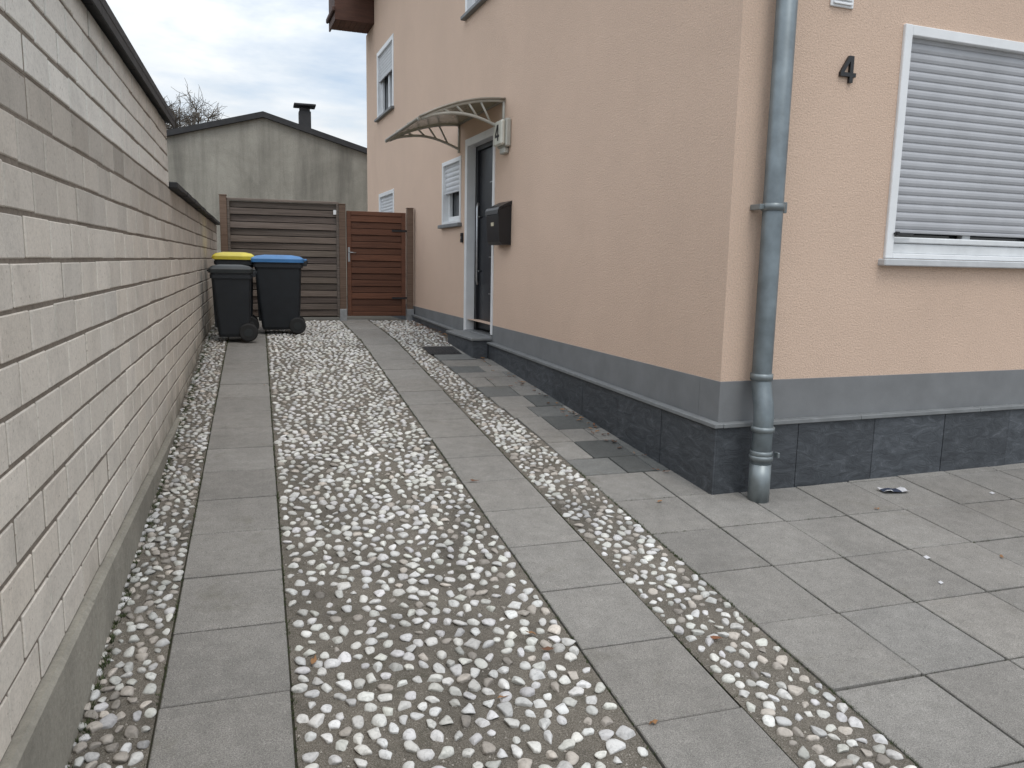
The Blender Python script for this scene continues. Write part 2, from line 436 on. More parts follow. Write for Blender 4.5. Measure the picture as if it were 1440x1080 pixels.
# ------------------------------------------------------------------ house
house=empty('house',(2.50,3.87,0),.0466,label='peach rendered house with grey slate plinth and white windows',category='house')
SM=lambda a,o,z:(-o,a,z)      # side wall mapping: along, out, up
FM=lambda a,o,z:(a,-o,z)      # front wall mapping
HL=10.45; HW=8.0; ZT=6.4
def wallpanel(b,Mp,a0,a1,z0,z1,holes,depth,mat=0,rmat=0):
    A=sorted({a0,a1,*[h[0] for h in holes],*[h[1] for h in holes]}); Z=sorted({z0,z1,*[h[2] for h in holes],*[h[3] for h in holes]})
    for i in range(len(A)-1):
        for j in range(len(Z)-1):
            ca,cz=(A[i]+A[i+1])/2,(Z[j]+Z[j+1])/2
            if any(h[0]<ca<h[1] and h[2]<cz<h[3] for h in holes): continue
            b.add([Mp(A[i],0,Z[j]),Mp(A[i+1],0,Z[j]),Mp(A[i+1],0,Z[j+1]),Mp(A[i],0,Z[j+1])],[[0,1,2,3]],mat)
    for h in holes:
        c=[(h[0],h[2]),(h[1],h[2]),(h[1],h[3]),(h[0],h[3])]
        for i in range(4):
            p,q=c[i],c[(i+1)%4]
            b.add([Mp(p[0],0,p[1]),Mp(q[0],0,q[1]),Mp(q[0],-depth,q[1]),Mp(p[0],-depth,p[1])],[[0,1,2,3]],rmat)
doorH=(4.03,4.93,.83,2.88); smH=(5.19,5.99,2.05,2.80); w1H=(8.88,10.2,3.98,5.05); w2H=(4.02,5.06,4.28,5.45); lwH=(8.88,10.1,1.70,2.72)
fwH=(1.12,2.56,1.67,3.01)
b=MB()
GT=.95
wallpanel(b,SM,0,HL,GT,ZT,[(doorH[0],doorH[1],GT,2.88),smH,w1H,w2H,lwH],.2)
wallpanel(b,FM,0,HW,GT,ZT,[fwH],.2)
b.add([(0,HL,0),(HW,HL,0),(HW,HL,ZT),(0,HL,ZT)],[[0,1,2,3]]); b.add([(HW,0,0),(HW,HL,0),(HW,HL,ZT),(HW,0,ZT)],[[0,1,2,3]])
b.add([(0,HL,ZT),(HW,HL,ZT),(HW/2,HL,ZT+2.6)],[[0,1,2]]); b.add([(0,0,ZT),(HW,0,ZT),(HW/2,0,ZT+2.6)],[[0,1,2]])
b.obj('wall',['stucco'],house)
b=MB()
b.box(-.003,HW,-.003,.2,.5,GT,.002)
b.box(-.003,.2,.2005,doorH[0]-.001,.5,GT+.0003,.002); b.box(-.003,.2,doorH[1]+.001,HL+.003,.5,GT+.0003,.002)
b.obj('painted_band',['greypaint'],house)
lz=lambda a:.715+.016*a
b=MB()
P0=.045
a=-P0
while a<HL:
    e=a+.585
    t=rng.uniform(.85,1.15); e2=min(e,HL)
    def fn(x,y,z,t=t): return (x,y,z if z<.4 else lz(max(y,0))-.024)
    b.box(-P0+rng.normal(0,.0008),.0,a+.0018,e2-.0018,-.1,.6,.0015,0,(t,t,t),fn)
    a=e
a=-P0
while a<HW:
    e=a+.585; t=rng.uniform(.85,1.15)
    st=a+.0018 if a>0 else a+.012
    b.box(st,e-.0018,-P0+rng.normal(0,.0008),.0,-.1,.6905,.0015,0,(t,t,t)); a=e
plinth=b.obj('plinth',['slate'],house)
b=MB()
a=-P0-.018
while a<doorH[0]-.03:
    e=min(a+1.0,doorH[0]-.02)
    b.box(-P0-.018,-.0045,a+.001,e-.001,.0,.024,.003,0,(1,1,1),lambda x,y,z:(x,y,z+lz(max(y,0))-.024)); a=e
a=-.0035
while a<HW:
    e=min(a+1.0,HW); b.box(a+.001,e-.001,-P0-.018,-.0045,.69,.7148,.003); a=e
b.obj('ledge',['ledge'],plinth)
b=MB(); a=doorH[1]+.02
while a<HL:
    e=min(a+1.1,HL); b.box(-P0-.018,-.0045,a+.001,e-.001,0,.024,.003,0,(1,1,1),lambda x,y,z:(x,y,z+lz(y)-.0235)); a=e
b.obj('ledge',['ledge'],plinth)
# roof and rear eave
b=MB()
for s in(0,1):
    x0,x1=(-.35,HW/2) if s==0 else (HW+.35,HW/2)
    z0=ZT-.22; z1=ZT+2.75
    V=[(x0,-.4,z0),(x1,-.4,z1),(x1,HL+.4,z1),(x0,HL+.4,z0)]; V+=[(v[0],v[1],v[2]+.16) for v in V]
    b.add(V,[[0,1,2,3],[4,5,6,7],[0,1,5,4],[1,2,6,5],[2,3,7,6],[3,0,4,7]])
b.obj('roof',['tile'],house,fix=True)
b=MB()
for i in range(8):
    b.box(-.63+i*.09,-.542+i*.09,HL+.05,HL+.75,5.62,5.645,.004,0,(random.uniform(.8,1.2),)*3)
b.box(-.66,.12,HL+.02,HL+.05,5.60,6.3,.004,0,(.8,.8,.8)); b.box(-.66,-.632,HL+.05,HL+.8,5.59,5.84,.004,0,(.7,.7,.7))
b.box(-.66,.12,HL+.06,HL+.78,5.84,6.25,.01,1)
b.box(-.71,-.662,HL-.02,HL+.8,5.72,5.80,.02,1)
b.obj('rear_eave',['eave','tile'],house)
b=MB(); b.box(0,HW,HL+.01,HL+.8,0,5.6,.003); b.obj('rear_wing_wall',['stucco'],house)

def shutter_mesh(b,Mp,a0,a1,z0,z1,o,pitch=.052,mat=0):
    n=max(1,round((z1-z0)/pitch)); p=(z1-z0)/n; prof=[]
    for i in range(n):
        zb=z0+i*p
        prof+=[(o-.004,zb),(o-.004,zb+.08*p),(o+.001,zb+.14*p),(o+.0055,zb+.45*p),(o+.0045,zb+.75*p),(o+.0,zb+.97*p)]
    prof.append((o-.004,z1))
    V=[];F=[]
    for q in prof: V+=[Mp(a0,q[0],q[1]),Mp(a1,q[0],q[1])]
    F=[[2*i,2*i+1,2*i+3,2*i+2] for i in range(len(prof)-1)]
    b.add(V,F,mat)
def window(Mp,h,shut,sill='ledge',fw=.05,recess=.06,smat='shutterw',proud=.012,mull=True,label=None):
    a0,a1,z0,z1=h
    b=MB(); b.add([Mp(a0,-recess-.05,z0),Mp(a1,-recess-.05,z0),Mp(a1,-recess-.05,z1),Mp(a0,-recess-.05,z1)],[[0,1,2,3]])
    w=b.obj('window',['glass'],house)
    if label: w['label']=label
    b=MB()
    B=lambda A0,A1,O0,O1,Z0,Z1,ch=.004:b.box(A0,A1,O0,O1,Z0,Z1,ch,0,(1,1,1),fn=Mp)
    B(a0-.004,a0+fw,-.12,proud,z0,z1+.004); B(a1-fw,a1+.004,-.12,proud,z0,z1+.004); B(a0+fw,a1-fw,-.12,proud-.001,z1-fw,z1+.003); B(a0+fw,a1-fw,-.12,proud-.001,z0,z0+.03)
    s0,s1,t0,t1=a0+fw,a1-fw,z0+.03,z1-fw
    B(s0,s0+.05,-recess-.045,-recess,t0,t1);B(s1-.05,s1,-recess-.045,-recess,t0,t1);B(s0+.05,s1-.05,-recess-.044,-recess-.001,t0,t0+.065);B(s0+.05,s1-.05,-recess-.044,-recess-.001,t1-.05,t1)
    if mull: B((s0+s1)/2-.035,(s0+s1)/2+.035,-recess-.043,-recess+.002,t0+.065,t1-.05)
    b.obj('frame',['white'],w)
    if shut>0:
        b=MB(); zb=t1-shut*(t1-t0)
        shutter_mesh(b,Mp,s0,s1,zb+.02,t1+.02,-.025)
        b.box(s0,s1,-.036,-.014,zb,zb+.02,.004,0,(1,1,1),fn=Mp)
        b.obj('roller_shutter',[smat],w)
    b=MB(); b.box(a0-.04,a1+.04,-.02,.055,z0-.045,z0-.003,.006,0,(1,1,1),fn=Mp); b.obj('sill',[sill],w)
    return w
window(SM,smH,.5,fw=.045,mull=False)
window(SM,w1H,.42,fw=.07)
window(SM,w2H,.3,fw=.06)
window(SM,lwH,.5,fw=.06)
w=window(FM,fwH,.9,sill='whitesill',fw=.055,smat='shutter',recess=.05,mull=True,proud=.018,label='wide white window with lowered grey roller shutter')
b=MB()
b.box(fwH[0]+.057,fwH[1]-.057,-.05,.004,1.765,1.80,.006,0,(1,1,1),fn=FM)
b.box(fwH[0]+.058,fwH[1]-.058,-.045,-.008,1.70,1.762,.006,0,(1,1,1),fn=FM)
b.box(fwH[0]+.04,fwH[0]+.19,.0185,.034,1.812,1.824,.004,1,(1,1,1),fn=FM); b.box(fwH[0]+.05,fwH[0]+.075,.0185,.04,1.808,1.830,.004,1,(1,1,1),fn=FM)
b.obj('lower_rail',['whitedirty','black'],w)
# door
b=MB(); D=doorH
b.box(D[0]+.06,D[1]-.06,-.17,-.12,D[2]+.02,D[3]-.06,.004,0,(1,1,1),fn=SM)
for z in (1.25,1.65,2.05,2.45): b.box(D[0]+.12,D[1]-.42,-.12,-.117,z,z+.012,.001,1,(1,1,1),fn=SM)
for z in (1.02,1.32,1.62,1.92,2.22,2.52): b.box(D[0]+.16,D[0]+.34,-.121,-.112,z,z+.19,.004,2,(1,1,1),fn=SM)
for a in(D[0]+.14,D[0]+.352): b.box(a,a+.008,-.12,-.114,.98,2.75,.002,1,(1,1,1),fn=SM)
door=b.obj('door',['door','steel','glass'],house,label='dark anthracite front door with glazed squares')
b=MB()
for a0,a1,z0,z1 in((D[0],D[0]+.058,D[2],D[3]),(D[1]-.058,D[1],D[2],D[3])): b.box(a0,a1,-.2,-.09,z0,z1,.003,1,(1,1,1),fn=SM)
b.box(D[0]+.058,D[1]-.058,-.2,-.091,D[3]-.058,D[3],.003,1,(1,1,1),fn=SM)
b.box(D[0]-.03,D[0]+.012,-.088,.016,GT-.1,D[3]+.07,.004,0,(1,1,1),fn=SM); b.box(D[1]-.012,D[1]+.07,-.088,.016,D[2]-.02,D[3]+.07,.004,0,(1,1,1),fn=SM)
b.box(D[0]+.012,D[1]-.012,-.088,.015,D[3]-.012,D[3]+.07,.004,0,(1,1,1),fn=SM)
b.obj('frame',['white','door'],door)
b=MB(); b.tube([SM(D[1]-.14,-.085,1.35),SM(D[1]-.14,-.07,1.4),SM(D[1]-.14,-.07,2.2),SM(D[1]-.14,-.085,2.25)],.014,10); b.tube([SM(D[1]-.14,-.12,1.5),SM(D[1]-.14,-.07,1.5)],.009,8); b.tube([SM(D[1]-.14,-.12,2.1),SM(D[1]-.14,-.07,2.1)],.009,8)
b.obj('handle',['steel'],door)
b=MB(); b.box(D[0]-.02,D[1]+.02,-.2,.02,.5,.829,.005,1,(1,1,1),fn=SM)
b.box(D[0]-.02,D[1]+.03,.045,.215,.3,.79,.006,0,(1,1,1),fn=SM); b.box(D[0]-.035,D[1]+.045,.0,.232,.7905,.818,.005,1,(1,1,1),fn=SM)
b.obj('doorstep',['slate','ledge'],house)
# downpipe
b=MB(); lx=.215
pts=[(lx,-.085,6.2),(lx,-.085,1.0),(lx-.002,-.09,.95),(lx-.008,-.11,.90),(lx-.022,-.15,.82),(lx-.03,-.165,.78),(lx-.034,-.17,.73),(lx-.034,-.17,.24)]
b.tube(pts,.056,24)
for z,o in((1.93,.085),(.985,.085)): b.tube([(lx,-o,z-.02),(lx,-o,z-.018),(lx,-o,z+.018),(lx,-o,z+.02)],[.058,.064,.064,.058],24,1)
for z,r in((.70,.066),(.56,.063),(.535,.067)): b.tube([(lx-.034,-.17,z-.016),(lx-.034,-.17,z-.012),(lx-.034,-.17,z+.012),(lx-.034,-.17,z+.016)],[.057,r,r,.057],24,1)
b.tube([(lx-.034,-.17,.24),(lx-.034,-.17,.50)],.0605,24,1)
b.box(lx-.09,lx-.06,-.09,0,1.915,1.945,.003,1); b.box(lx+.06,lx+.085,-.10,-.07,1.90,1.96,.003,1); b.box(lx+.03,lx+.045,-.235,-.20,.54,.57,.003,1)
b.obj('downpipe',['zinc','zincseam'],house,label='blue-grey zinc downpipe with swan neck over the ledge')
# vent
b=MB(); V0,V1,Z0,Z1=.57,.73,3.045,3.21
b.box(V0,V1,0,.012,Z0,Z1,.004,0,(1,1,1),fn=FM)
for i in range(6):
    z=Z0+.018+i*.023; b.box(V0+.015,V1-.015,.012,.022,z,z+.012,.002,0,(1,1,1),fn=lambda a,o,zz:FM(a,o,zz-(o-.012)*.6))
b.obj('vent',['white'],house)
# canopy
def cz(o): return 3.16-.235*(max(o,0)/.85)**2.0
can=empty('door_canopy',(2.50,3.87,0),.0466,label='curved smoky translucent canopy on arched grey brackets above the door',category='canopy')
b=MB(); A0,A1=3.72,5.28; V=[];F=[]; N=16
for i in range(N+1):
    o=.01+.84*i/N
    V+=[SM(A0,o,cz(o)),SM(A1,o,cz(o)),SM(A0,o,cz(o)+.006),SM(A1,o,cz(o)+.006)]
for i in range(N):
    k=4*i; F+=[[k,k+1,k+5,k+4],[k+2,k+6,k+7,k+3],[k,k+4,k+6,k+2],[k+1,k+3,k+7,k+5]]
F+=[[0,2,3,1],[4*N,4*N+1,4*N+3,4*N+2]]
b.add(V,F,0,(1,1,1),False); b.obj('roof_sheet',['poly'],can,fix=True)
for A in (A0+.02,A1-.02):
    b=MB()
    top=[SM(A,.005+.86*i/14,cz(.86*i/14)-.012) for i in range(15)]
    b.tube(top,.016,8)
    low=[SM(A,.01+.80*i/12,2.88+.06*(i/12)**1.0+.085*math.sin(math.pi*i/12)) for i in range(13)]; low[-1]=SM(A,.82,cz(.82)-.02)
    b.tube(low,.015,8)
    for i in(2,4,6,8): b.tube([low[i],top[min(14,i+2)]],.011,8)
    b.tube([SM(A,.01,2.84),SM(A,.01,3.16)],.016,8)
    b.obj('bracket',['lampgrey'],can)
b=MB()
b.tube([SM(A0,.85,cz(.85)),SM(A1,.85,cz(.85))],.016,8); b.tube([SM(A0,.012,cz(0)),SM(A1,.012,cz(0))],.018,8)
for A in(A0+.52,A1-.52): b.tube([SM(A,.01+.84*i/14,cz(.84*i/14)+.012) for i in range(15)],.010,8)
b.tube([SM(A0,.01+.84*i/14,cz(.84*i/14)+.004) for i in range(15)],.011,8)
b.obj('edge_profile',['canopyframe'],can)
def glyph4(name,H,depth,mat,Mp,a,o,z,sgn,parent=None,**pr):
    polys=[[(.50,0),(.68,0),(.68,1),(.50,1)],[(0,.22),(.499,.22),(.499,.37),(0,.37)],[(.681,.22),(.84,.22),(.84,.37),(.681,.37)],[(0,.3705),(.19,.3705),(.499,.80),(.499,1.0),(.42,1.0)]]
    b=MB()
    for p in polys:
        n=len(p); V=[Mp(a+sgn*(u-.42)*H*.9,o,z+v*H) for u,v in p]+[Mp(a+sgn*(u-.42)*H*.9,o+depth,z+v*H) for u,v in p]
        b.add(V,[list(range(n)),list(range(n,2*n))[::-1]]+[[i,(i+1)%n,n+(i+1)%n,n+i] for i in range(n)])
    return b.obj(name,[mat],parent,fix=True,**pr)
lamp=empty('wall_lamp',(2.50,3.87,0),.0466,label='white house number lamp with grey housing mounted beside the door',category='lamp')
b=MB(); b.box(3.54,3.80,0,.055,2.70,2.96,.012,0,(1,1,1),fn=SM); b.box(3.60,3.74,.0,.05,2.64,2.70,.01,0,(1,1,1),fn=SM); b.obj('housing',['lampgrey'],lamp)
b=MB(); b.box(3.555,3.785,.055,.10,2.715,2.945,.02,0,(1,1,1),fn=SM); b.obj('lamp_shade',['lampface'],lamp)
glyph4('number',.15,.003,'black',SM,3.67,.1005,2.755,-1,lamp)
hn=glyph4('house_number',.145,.016,'black',FM,.725,.002,2.65,1,None,label='black raised house number four on peach wall',category='house number')
hn.location=(2.50,3.87,0); hn.rotation_euler=(0,0,.0466)
# mailbox
mb=empty('mailbox',(2.50,3.87,0),.0466,label='black wall-mounted mailbox with curved lid beside the door',category='mailbox')
def profile_box(b,a0,a1,prof,mat=0):
    n=len(prof); V=[SM(a0,o,z) for o,z in prof]+[SM(a1,o,z) for o,z in prof]
    F=[list(range(n)),list(range(n,2*n))[::-1]]+[[i,(i+1)%n,n+(i+1)%n,n+i] for i in range(n)]
    b.add(V,F,mat)
b=MB(); profile_box(b,3.50,3.86,[(0,1.77),(.09,1.77),(.12,1.80),(.135,2.05),(.12,2.11),(0,2.15)]); b.obj('body',['black'],mb,fix=True)
b=MB(); profile_box(b,3.49,3.87,[(0,2.152),(.122,2.113),(.139,2.06),(.146,2.06),(.142,2.10),(.13,2.125),(.0,2.19)]); b.obj('lid',['black'],mb,fix=True)
b=MB(); b.box(3.64,3.72,.131,.134,1.95,1.985,.001,0,(1,1,1),fn=SM); b.obj('name_plate',['sticker'],mb)
b=MB(); b.box(5.08,5.15,0,.02,1.82,1.93,.004,0,(1,1,1),fn=SM); b.box(5.10,5.13,.02,.026,1.86,1.89,.002,1,(1,1,1),fn=SM)
o=b.obj('doorbell',['black','steel'],None,label='small dark doorbell on peach wall beside the door',category='doorbell'); o.location=(2.50,3.87,0); o.rotation_euler=(0,0,.0466)

# ------------------------------------------------------------------ fence and gate
FY=11.35; fz=.75
fen=empty('fence',(0,FY,fz),label='weathered grey-brown slatted privacy fence between wall and gate',category='fence')
def post(x,top):
    b=MB(); v=random.uniform(.85,1.1); b.box(x-.045,x+.045,-.045,.045,.03,top,.006,0,(v,v,v)); b.box(x-.05,x+.05,-.05,.05,-.02,.16,.003,1); b.box(x-.05,x+.05,-.05,.05,top,top+.012,.004,0,(v,v,v)); return b.obj('post',['post','galv'],fen)
x0=-.42; x1=1.13; x2=2.08
post(x0,1.66); post(x1,1.60); post(x2,1.58)
b=MB()
n=17; zb=.05; zt=1.60; p=(zt-zb)/n
for i in range(n):
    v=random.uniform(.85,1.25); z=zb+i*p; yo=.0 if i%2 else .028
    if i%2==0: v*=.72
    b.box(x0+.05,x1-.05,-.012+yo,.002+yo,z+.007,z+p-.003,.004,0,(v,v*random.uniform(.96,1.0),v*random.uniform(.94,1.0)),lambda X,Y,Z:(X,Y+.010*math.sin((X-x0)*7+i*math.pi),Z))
    b.box(x0+.052,x1-.052,.046,.049,z-.01,z+.02,.001,0,(.25,.25,.25))
for x in(x0+.35,x0+.76,x1-.35): b.box(x-.02,x+.02,.052,.07,zb,zt,.004,0,(.8,.8,.8))
b.box(x0+.046,x1-.046,-.022,.03,zt,zt+.035,.005,0,(1.25,1.25,1.25)); b.box(x0+.045,x0+.08,-.03,.03,zb,zt,.004,0,(.9,.9,.9)); b.box(x1-.08,x1-.045,-.03,.03,zb,zt,.004,0,(.9,.9,.9))
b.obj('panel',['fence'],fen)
b=MB(); b.box(x1-.12,x1-.08,-.036,-.031,1.46,1.52,.001); b.obj('label_plate',['white'],fen)
gate=empty('garden_gate',(0,FY,fz),label='red-brown wooden slatted garden gate beside the house',category='gate')
gx0,gx1=x1+.06,x2-.06; zb,zt=.06,1.52
b=MB()
for a in((gx0,gx0+.06,zb,zt),(gx1-.06,gx1,zb,zt)): b.box(a[0],a[1],-.02,.03,a[2],a[3],.005,0,(1,1,1))
b.box(gx0+.06,gx1-.06,-.02,.03,zt-.06,zt,.005,0,(1,1,1)); b.box(gx0+.06,gx1-.06,-.02,.03,zb,zb+.06,.005,0,(1,1,1))
n=15; p=(zt-zb-.12)/n
for i in range(n):
    v=random.uniform(.85,1.15); z=zb+.06+i*p
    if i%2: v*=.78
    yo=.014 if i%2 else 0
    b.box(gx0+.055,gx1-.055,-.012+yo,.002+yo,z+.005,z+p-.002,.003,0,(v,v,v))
b.box(gx0+.06,gx1-.06,.0175,.021,zb+.05,zt-.05,.001,0,(.3,.3,.3))
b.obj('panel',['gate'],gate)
b=MB(); b.box(gx0+.012,gx0+.042,-.026,-.0205,.82,1.02,.002); b.tube([(gx0+.027,-.02,.95),(gx0+.027,-.06,.95),(gx0+.12,-.062,.945)],.008,8); b.obj('handle',['galv'],gate)
for z in(.3,1.25):
    b=MB(); b.box(gx1-.2,gx1+.05,-.026,-.0205,z,z+.03,.002); b.obj('hinge',['black'],gate)

# ------------------------------------------------------------------ bins
def make_bin(x,y,D,W,H,lid,label,rz=0):
    e=empty('wheelie_bin',(x,y,g(y)+.004),rz,label=label,category='bin',group='wheelie bins beside the brick wall')
    b=MB(); hb=H-.075
    rings=[(.05,.72,.74),(.08,.76,.78),(.35,.84,.85),(hb-.10,.93,.94),(hb-.08,.94,.95),(hb-.078,1.0,1.0),(hb-.04,1.0,1.0),(hb-.038,.97,.97),(hb,.97,.97)]
    V=[];cs=.035
    for z,sx,sy in rings:
        hx,hy=D/2*sx,W/2*sy; sh=.02*(1-z/H)
        for (cx,cy,a0) in((hx-cs,hy-cs,0),(-hx+cs,hy-cs,90),(-hx+cs,-hy+cs,180),(hx-cs,-hy+cs,270)):
            for k in range(5):
                t=math.radians(a0+k*22.5); V.append((cx+cs*math.cos(t)+sh,cy+cs*math.sin(t),z))
    n=20;F=[]
    for i in range(len(rings)-1):
        for k in range(n): F.append([i*n+k,i*n+(k+1)%n,(i+1)*n+(k+1)%n,(i+1)*n+k])
    F.append(list(range(n))[::-1]); F.append([(len(rings)-1)*n+k for k in range(n)])
    b.add(V,F)
    b.box(D*.30,D*.43,-W*.30,W*.30,.05,.22,.02)
    for yy in(-W*.25,0,W*.25): b.box(-D*.47,-D*.40,yy-.01,yy+.01,.15,hb-.12,.006,0,(1,1,1),lambda X,Y,Z:(X+.06*D*(1-Z/H)*1.2,Y,Z))
    b.obj('body',['binblack'],e)
    b=MB(); V=[];rg=[(hb-.02,1.05,1.05),(hb+.018,1.055,1.055),(hb+.028,1.03,1.03),(hb+.05,.90,.88),(hb+.066,.55,.5)]
    for z,sx,sy in rg:
        hx,hy=D/2*sx,W/2*sy; c2=min(cs,hx*.3)
        for (cx,cy,a0) in((hx-c2,hy-c2,0),(-hx+c2,hy-c2,90),(-hx+c2,-hy+c2,180),(hx-c2,-hy+c2,270)):
            for k in range(5):
                t=math.radians(a0+k*22.5); V.append((cx+c2*math.cos(t),cy+c2*math.sin(t),z))
    F=[]
    for i in range(len(rg)-1):
        for k in range(n): F.append([i*n+k,i*n+(k+1)%n,(i+1)*n+(k+1)%n,(i+1)*n+k])
    F.append(list(range(n))[::-1]); F.append([(len(rg)-1)*n+k for k in range(n)])
    b.add(V,F); b.box(-D*.56,-D*.50,-W*.18,W*.18,hb-.01,hb+.012,.008)
    b.box(D*.50,D*.59,-W*.36,-W*.26,hb-.01,hb+.024,.008); b.box(D*.50,D*.59,W*.26,W*.36,hb-.01,hb+.024,.008)
    b.obj('lid',[lid],e)
    b=MB(); hx=D*.585; b.tube([(hx,-W*.44,hb-.01),(hx,W*.44,hb-.01)],.016,10)
    for yy in(-W*.42,-W*.15,W*.15,W*.42): b.box(D*.45,hx,yy-.012,yy+.012,hb-.06,hb-.005,.004)
    b.obj('handle',['binblack'],e)
    for s in(-1,1):
        b=MB(); c=(D*.37,s*(W*.42),.098)
        b.tube([(c[0],c[1]-.028,c[2]),(c[0],c[1]-.022,c[2]),(c[0],c[1]+.022,c[2]),(c[0],c[1]+.028,c[2])],[.082,.098,.098,.082],24,0)
        b.tube([(c[0],c[1]-.032,c[2]),(c[0],c[1]+.032,c[2])],.045,16,1)
        b.obj('wheel',['rubber','bindark'],e)
make_bin(-.285,9.13,.43,.42,.83,'bindark','black wheelie bin with dark lid beside the brick wall',.04)
make_bin(.225,9.85,.56,.52,.93,'binblue','black wheelie bin with blue lid in front of the fence',-.03)
make_bin(-.27,9.98,.44,.50,.95,'binyellow','black wheelie bin with yellow lid behind the dark bin',.02)

# ------------------------------------------------------------------ small things on the ground
b=MB(); fnr=lambda X,Y,Z:(X,Y,g(Y)+Z)
b.box(1.70,2.04,8.08,8.50,.003,.012,.003,0,(1,1,1),fnr)
for i in range(9): b.box(1.72+i*.034,1.735+i*.034,8.11,8.47,.012,.018,.002,0,(1,1,1),fnr)
b.obj('drain_grate',['matrubber'],label='black rectangular drain grate set beside the doorstep',category='drain grate')
b=MB()
def leaf(b,x,y,s,col):
    th=random.uniform(0,6.28); zt=g(y)+.006; pr=[(0,-1),(.45,-.5),(.55,.1),(.2,.7),(0,1.1),(-.25,.65),(-.5,.1),(-.4,-.5)]
    V=[(x,y,zt+.006)]
    for i,(px,py) in enumerate(pr):
        X=px*s*.7;Y=py*s; V.append((x+X*math.cos(th)-Y*math.sin(th),y+X*math.sin(th)+Y*math.cos(th),zt+random.uniform(0,.011)))
    b.add(V,[[0,i+1,(i+1)%8+1] for i in range(8)],0,col)
for i in range(220):
    r=random.random()
    if r<.6: y=random.uniform(8.7,11.2); x=2.28-.047*(y-8)-abs(random.gauss(0,.16))
    elif r<.86: y=random.uniform(4.2,8.6); x=2.42-.047*(y-4)-abs(random.gauss(0,.06))
    else: x,y=random.uniform(-.3,3.6),random.uniform(1.7,9)
    c=random.choice([(.2,.08,.035),(.14,.065,.035),(.27,.14,.06),(.1,.055,.035)])
    leaf(b,x,y,random.uniform(.014,.03),c)
b.obj('fallen_leaves',['leaf'],kind='stuff')
b=MB(); cx,cy=3.60,3.66
V=[];F=[];n=7
for j in range(4):
    for i in range(n): V.append((cx-.08+i*.027+random.uniform(-.004,.004),cy-.035+j*.025+random.uniform(-.004,.004)-.1*(i/n)*.2,g(cy)+.006+random.uniform(0,.018)))
F=[[j*n+i,j*n+i+1,(j+1)*n+i+1,(j+1)*n+i] for j in range(3) for i in range(n-1)]
b.add(V,F,0)
for q in (2,3,6,7,8,9,15): b.mi[q]=1
b.obj('litter_wrapper',['litter','litterdark'],label='crumpled white and blue wrapper lying on grey paving slabs',category='litter')
b=MB()
for (x,y,s) in((3.05,2.85,.014),(2.9,2.62,.01),(3.3,2.35,.012),(4.2,3.5,.014)):
    b.add([(x-s,y-s,g(y)+.004),(x+s,y-s*.6,g(y)+.006),(x+s*.8,y+s,g(y)+.01),(x-s*.6,y+s,g(y)+.005)],[[0,1,2,3]],0)
b.obj('paper_scraps',['litter'],kind='stuff')
b=MB()
def tuft(x,y,s,n=7):
    for k in range(n):
        t=random.uniform(0,6.28); d=random.uniform(.3,1)*s; c=random.choice([(.05,.07,.02),(.07,.085,.03),(.035,.05,.018)])
        px,py=x+math.cos(t)*d*.4,y+math.sin(t)*d*.4; w=s*.12
        b.add([(px-w,py,g(y)-.008),(px+w,py,g(y)-.008),(px+math.cos(t)*d,py+math.sin(t)*d,g(y)+random.uniform(.3,1)*s)],[[0,1,2]],0,c)
for i in range(700):
    y=random.uniform(1.2,11); x=-.55+abs(random.gauss(0,.012)); tuft(x,y,random.uniform(.006,.022))
for X in(-.34,.066,1.094,1.49,1.85):
    for i in range(380):
        y=random.uniform(1.0,11) if X<1.8 else random.uniform(1,4.5); tuft(X+random.gauss(0,.004),y,random.uniform(.004,.011),5)
for i in range(500):
    y=2.51+L*random.randint(-2,3)+random.gauss(0,.002); tuft(random.uniform(1.85,4.6),y,random.uniform(.003,.007),4)
    tuft(1.85+.4*random.randint(0,6)+random.gauss(0,.002),random.uniform(1.2,3.7),random.uniform(.003,.007),4)
b.obj('moss',['leaf'],kind='stuff')

# ------------------------------------------------------------------ background building, chimney, tree
BY=20.0
bb=empty('rear_building',(0,BY,.7),label='weathered grey concrete gabled building with dark roof edge behind the fence',category='building')
ax,az=.21,4.84-.7; xl,xr=-6.5,7.0
zl=az-.27*(ax-xl); zr=az-.286*(xr-ax)
def gz(x): return az-.27*(ax-x) if x<ax else az-.286*(x-ax)
b=MB(); prof=[(xl,-.2),(xr,-.2),(xr,zr),(ax,az),(xl,zl)]
V=[(x,0,z) for x,z in prof]+[(x,9,z) for x,z in prof]; F=[[0,1,2,3,4],[9,8,7,6,5]]+[[i,(i+1)%5,5+(i+1)%5,5+i] for i in range(5)]
b.add(V,F); b.obj('wall',['oldconc'],bb,fix=True)
b=MB()
for (xa,xb) in((xl-.2,ax),(ax,xr+.2)):
    V=[(xa,-.1,gz(xa)+.002),(xb,-.1,gz(xb)+.002),(xb,-.1,gz(xb)+.13),(xa,-.1,gz(xa)+.13)]; V+=[(v[0],9.2,v[2]) for v in V]
    b.add(V,[[0,1,2,3],[7,6,5,4],[0,4,5,1],[1,5,6,2],[2,6,7,3],[3,7,4,0]])
b.obj('roof',['roofdark'],bb,fix=True)
b=MB()
b.box(1.10,1.40,1.5,1.8,3.6,4.62,.01); b.box(1.13,1.37,1.53,1.77,4.62,4.70,.005); 
for x in(1.12,1.35): b.box(x,x+.03,1.55,1.75,4.62,4.74,.004)
b.box(.98,1.52,1.4,1.9,4.74,4.79,.01)
b.obj('chimney',['roofdark'],bb)
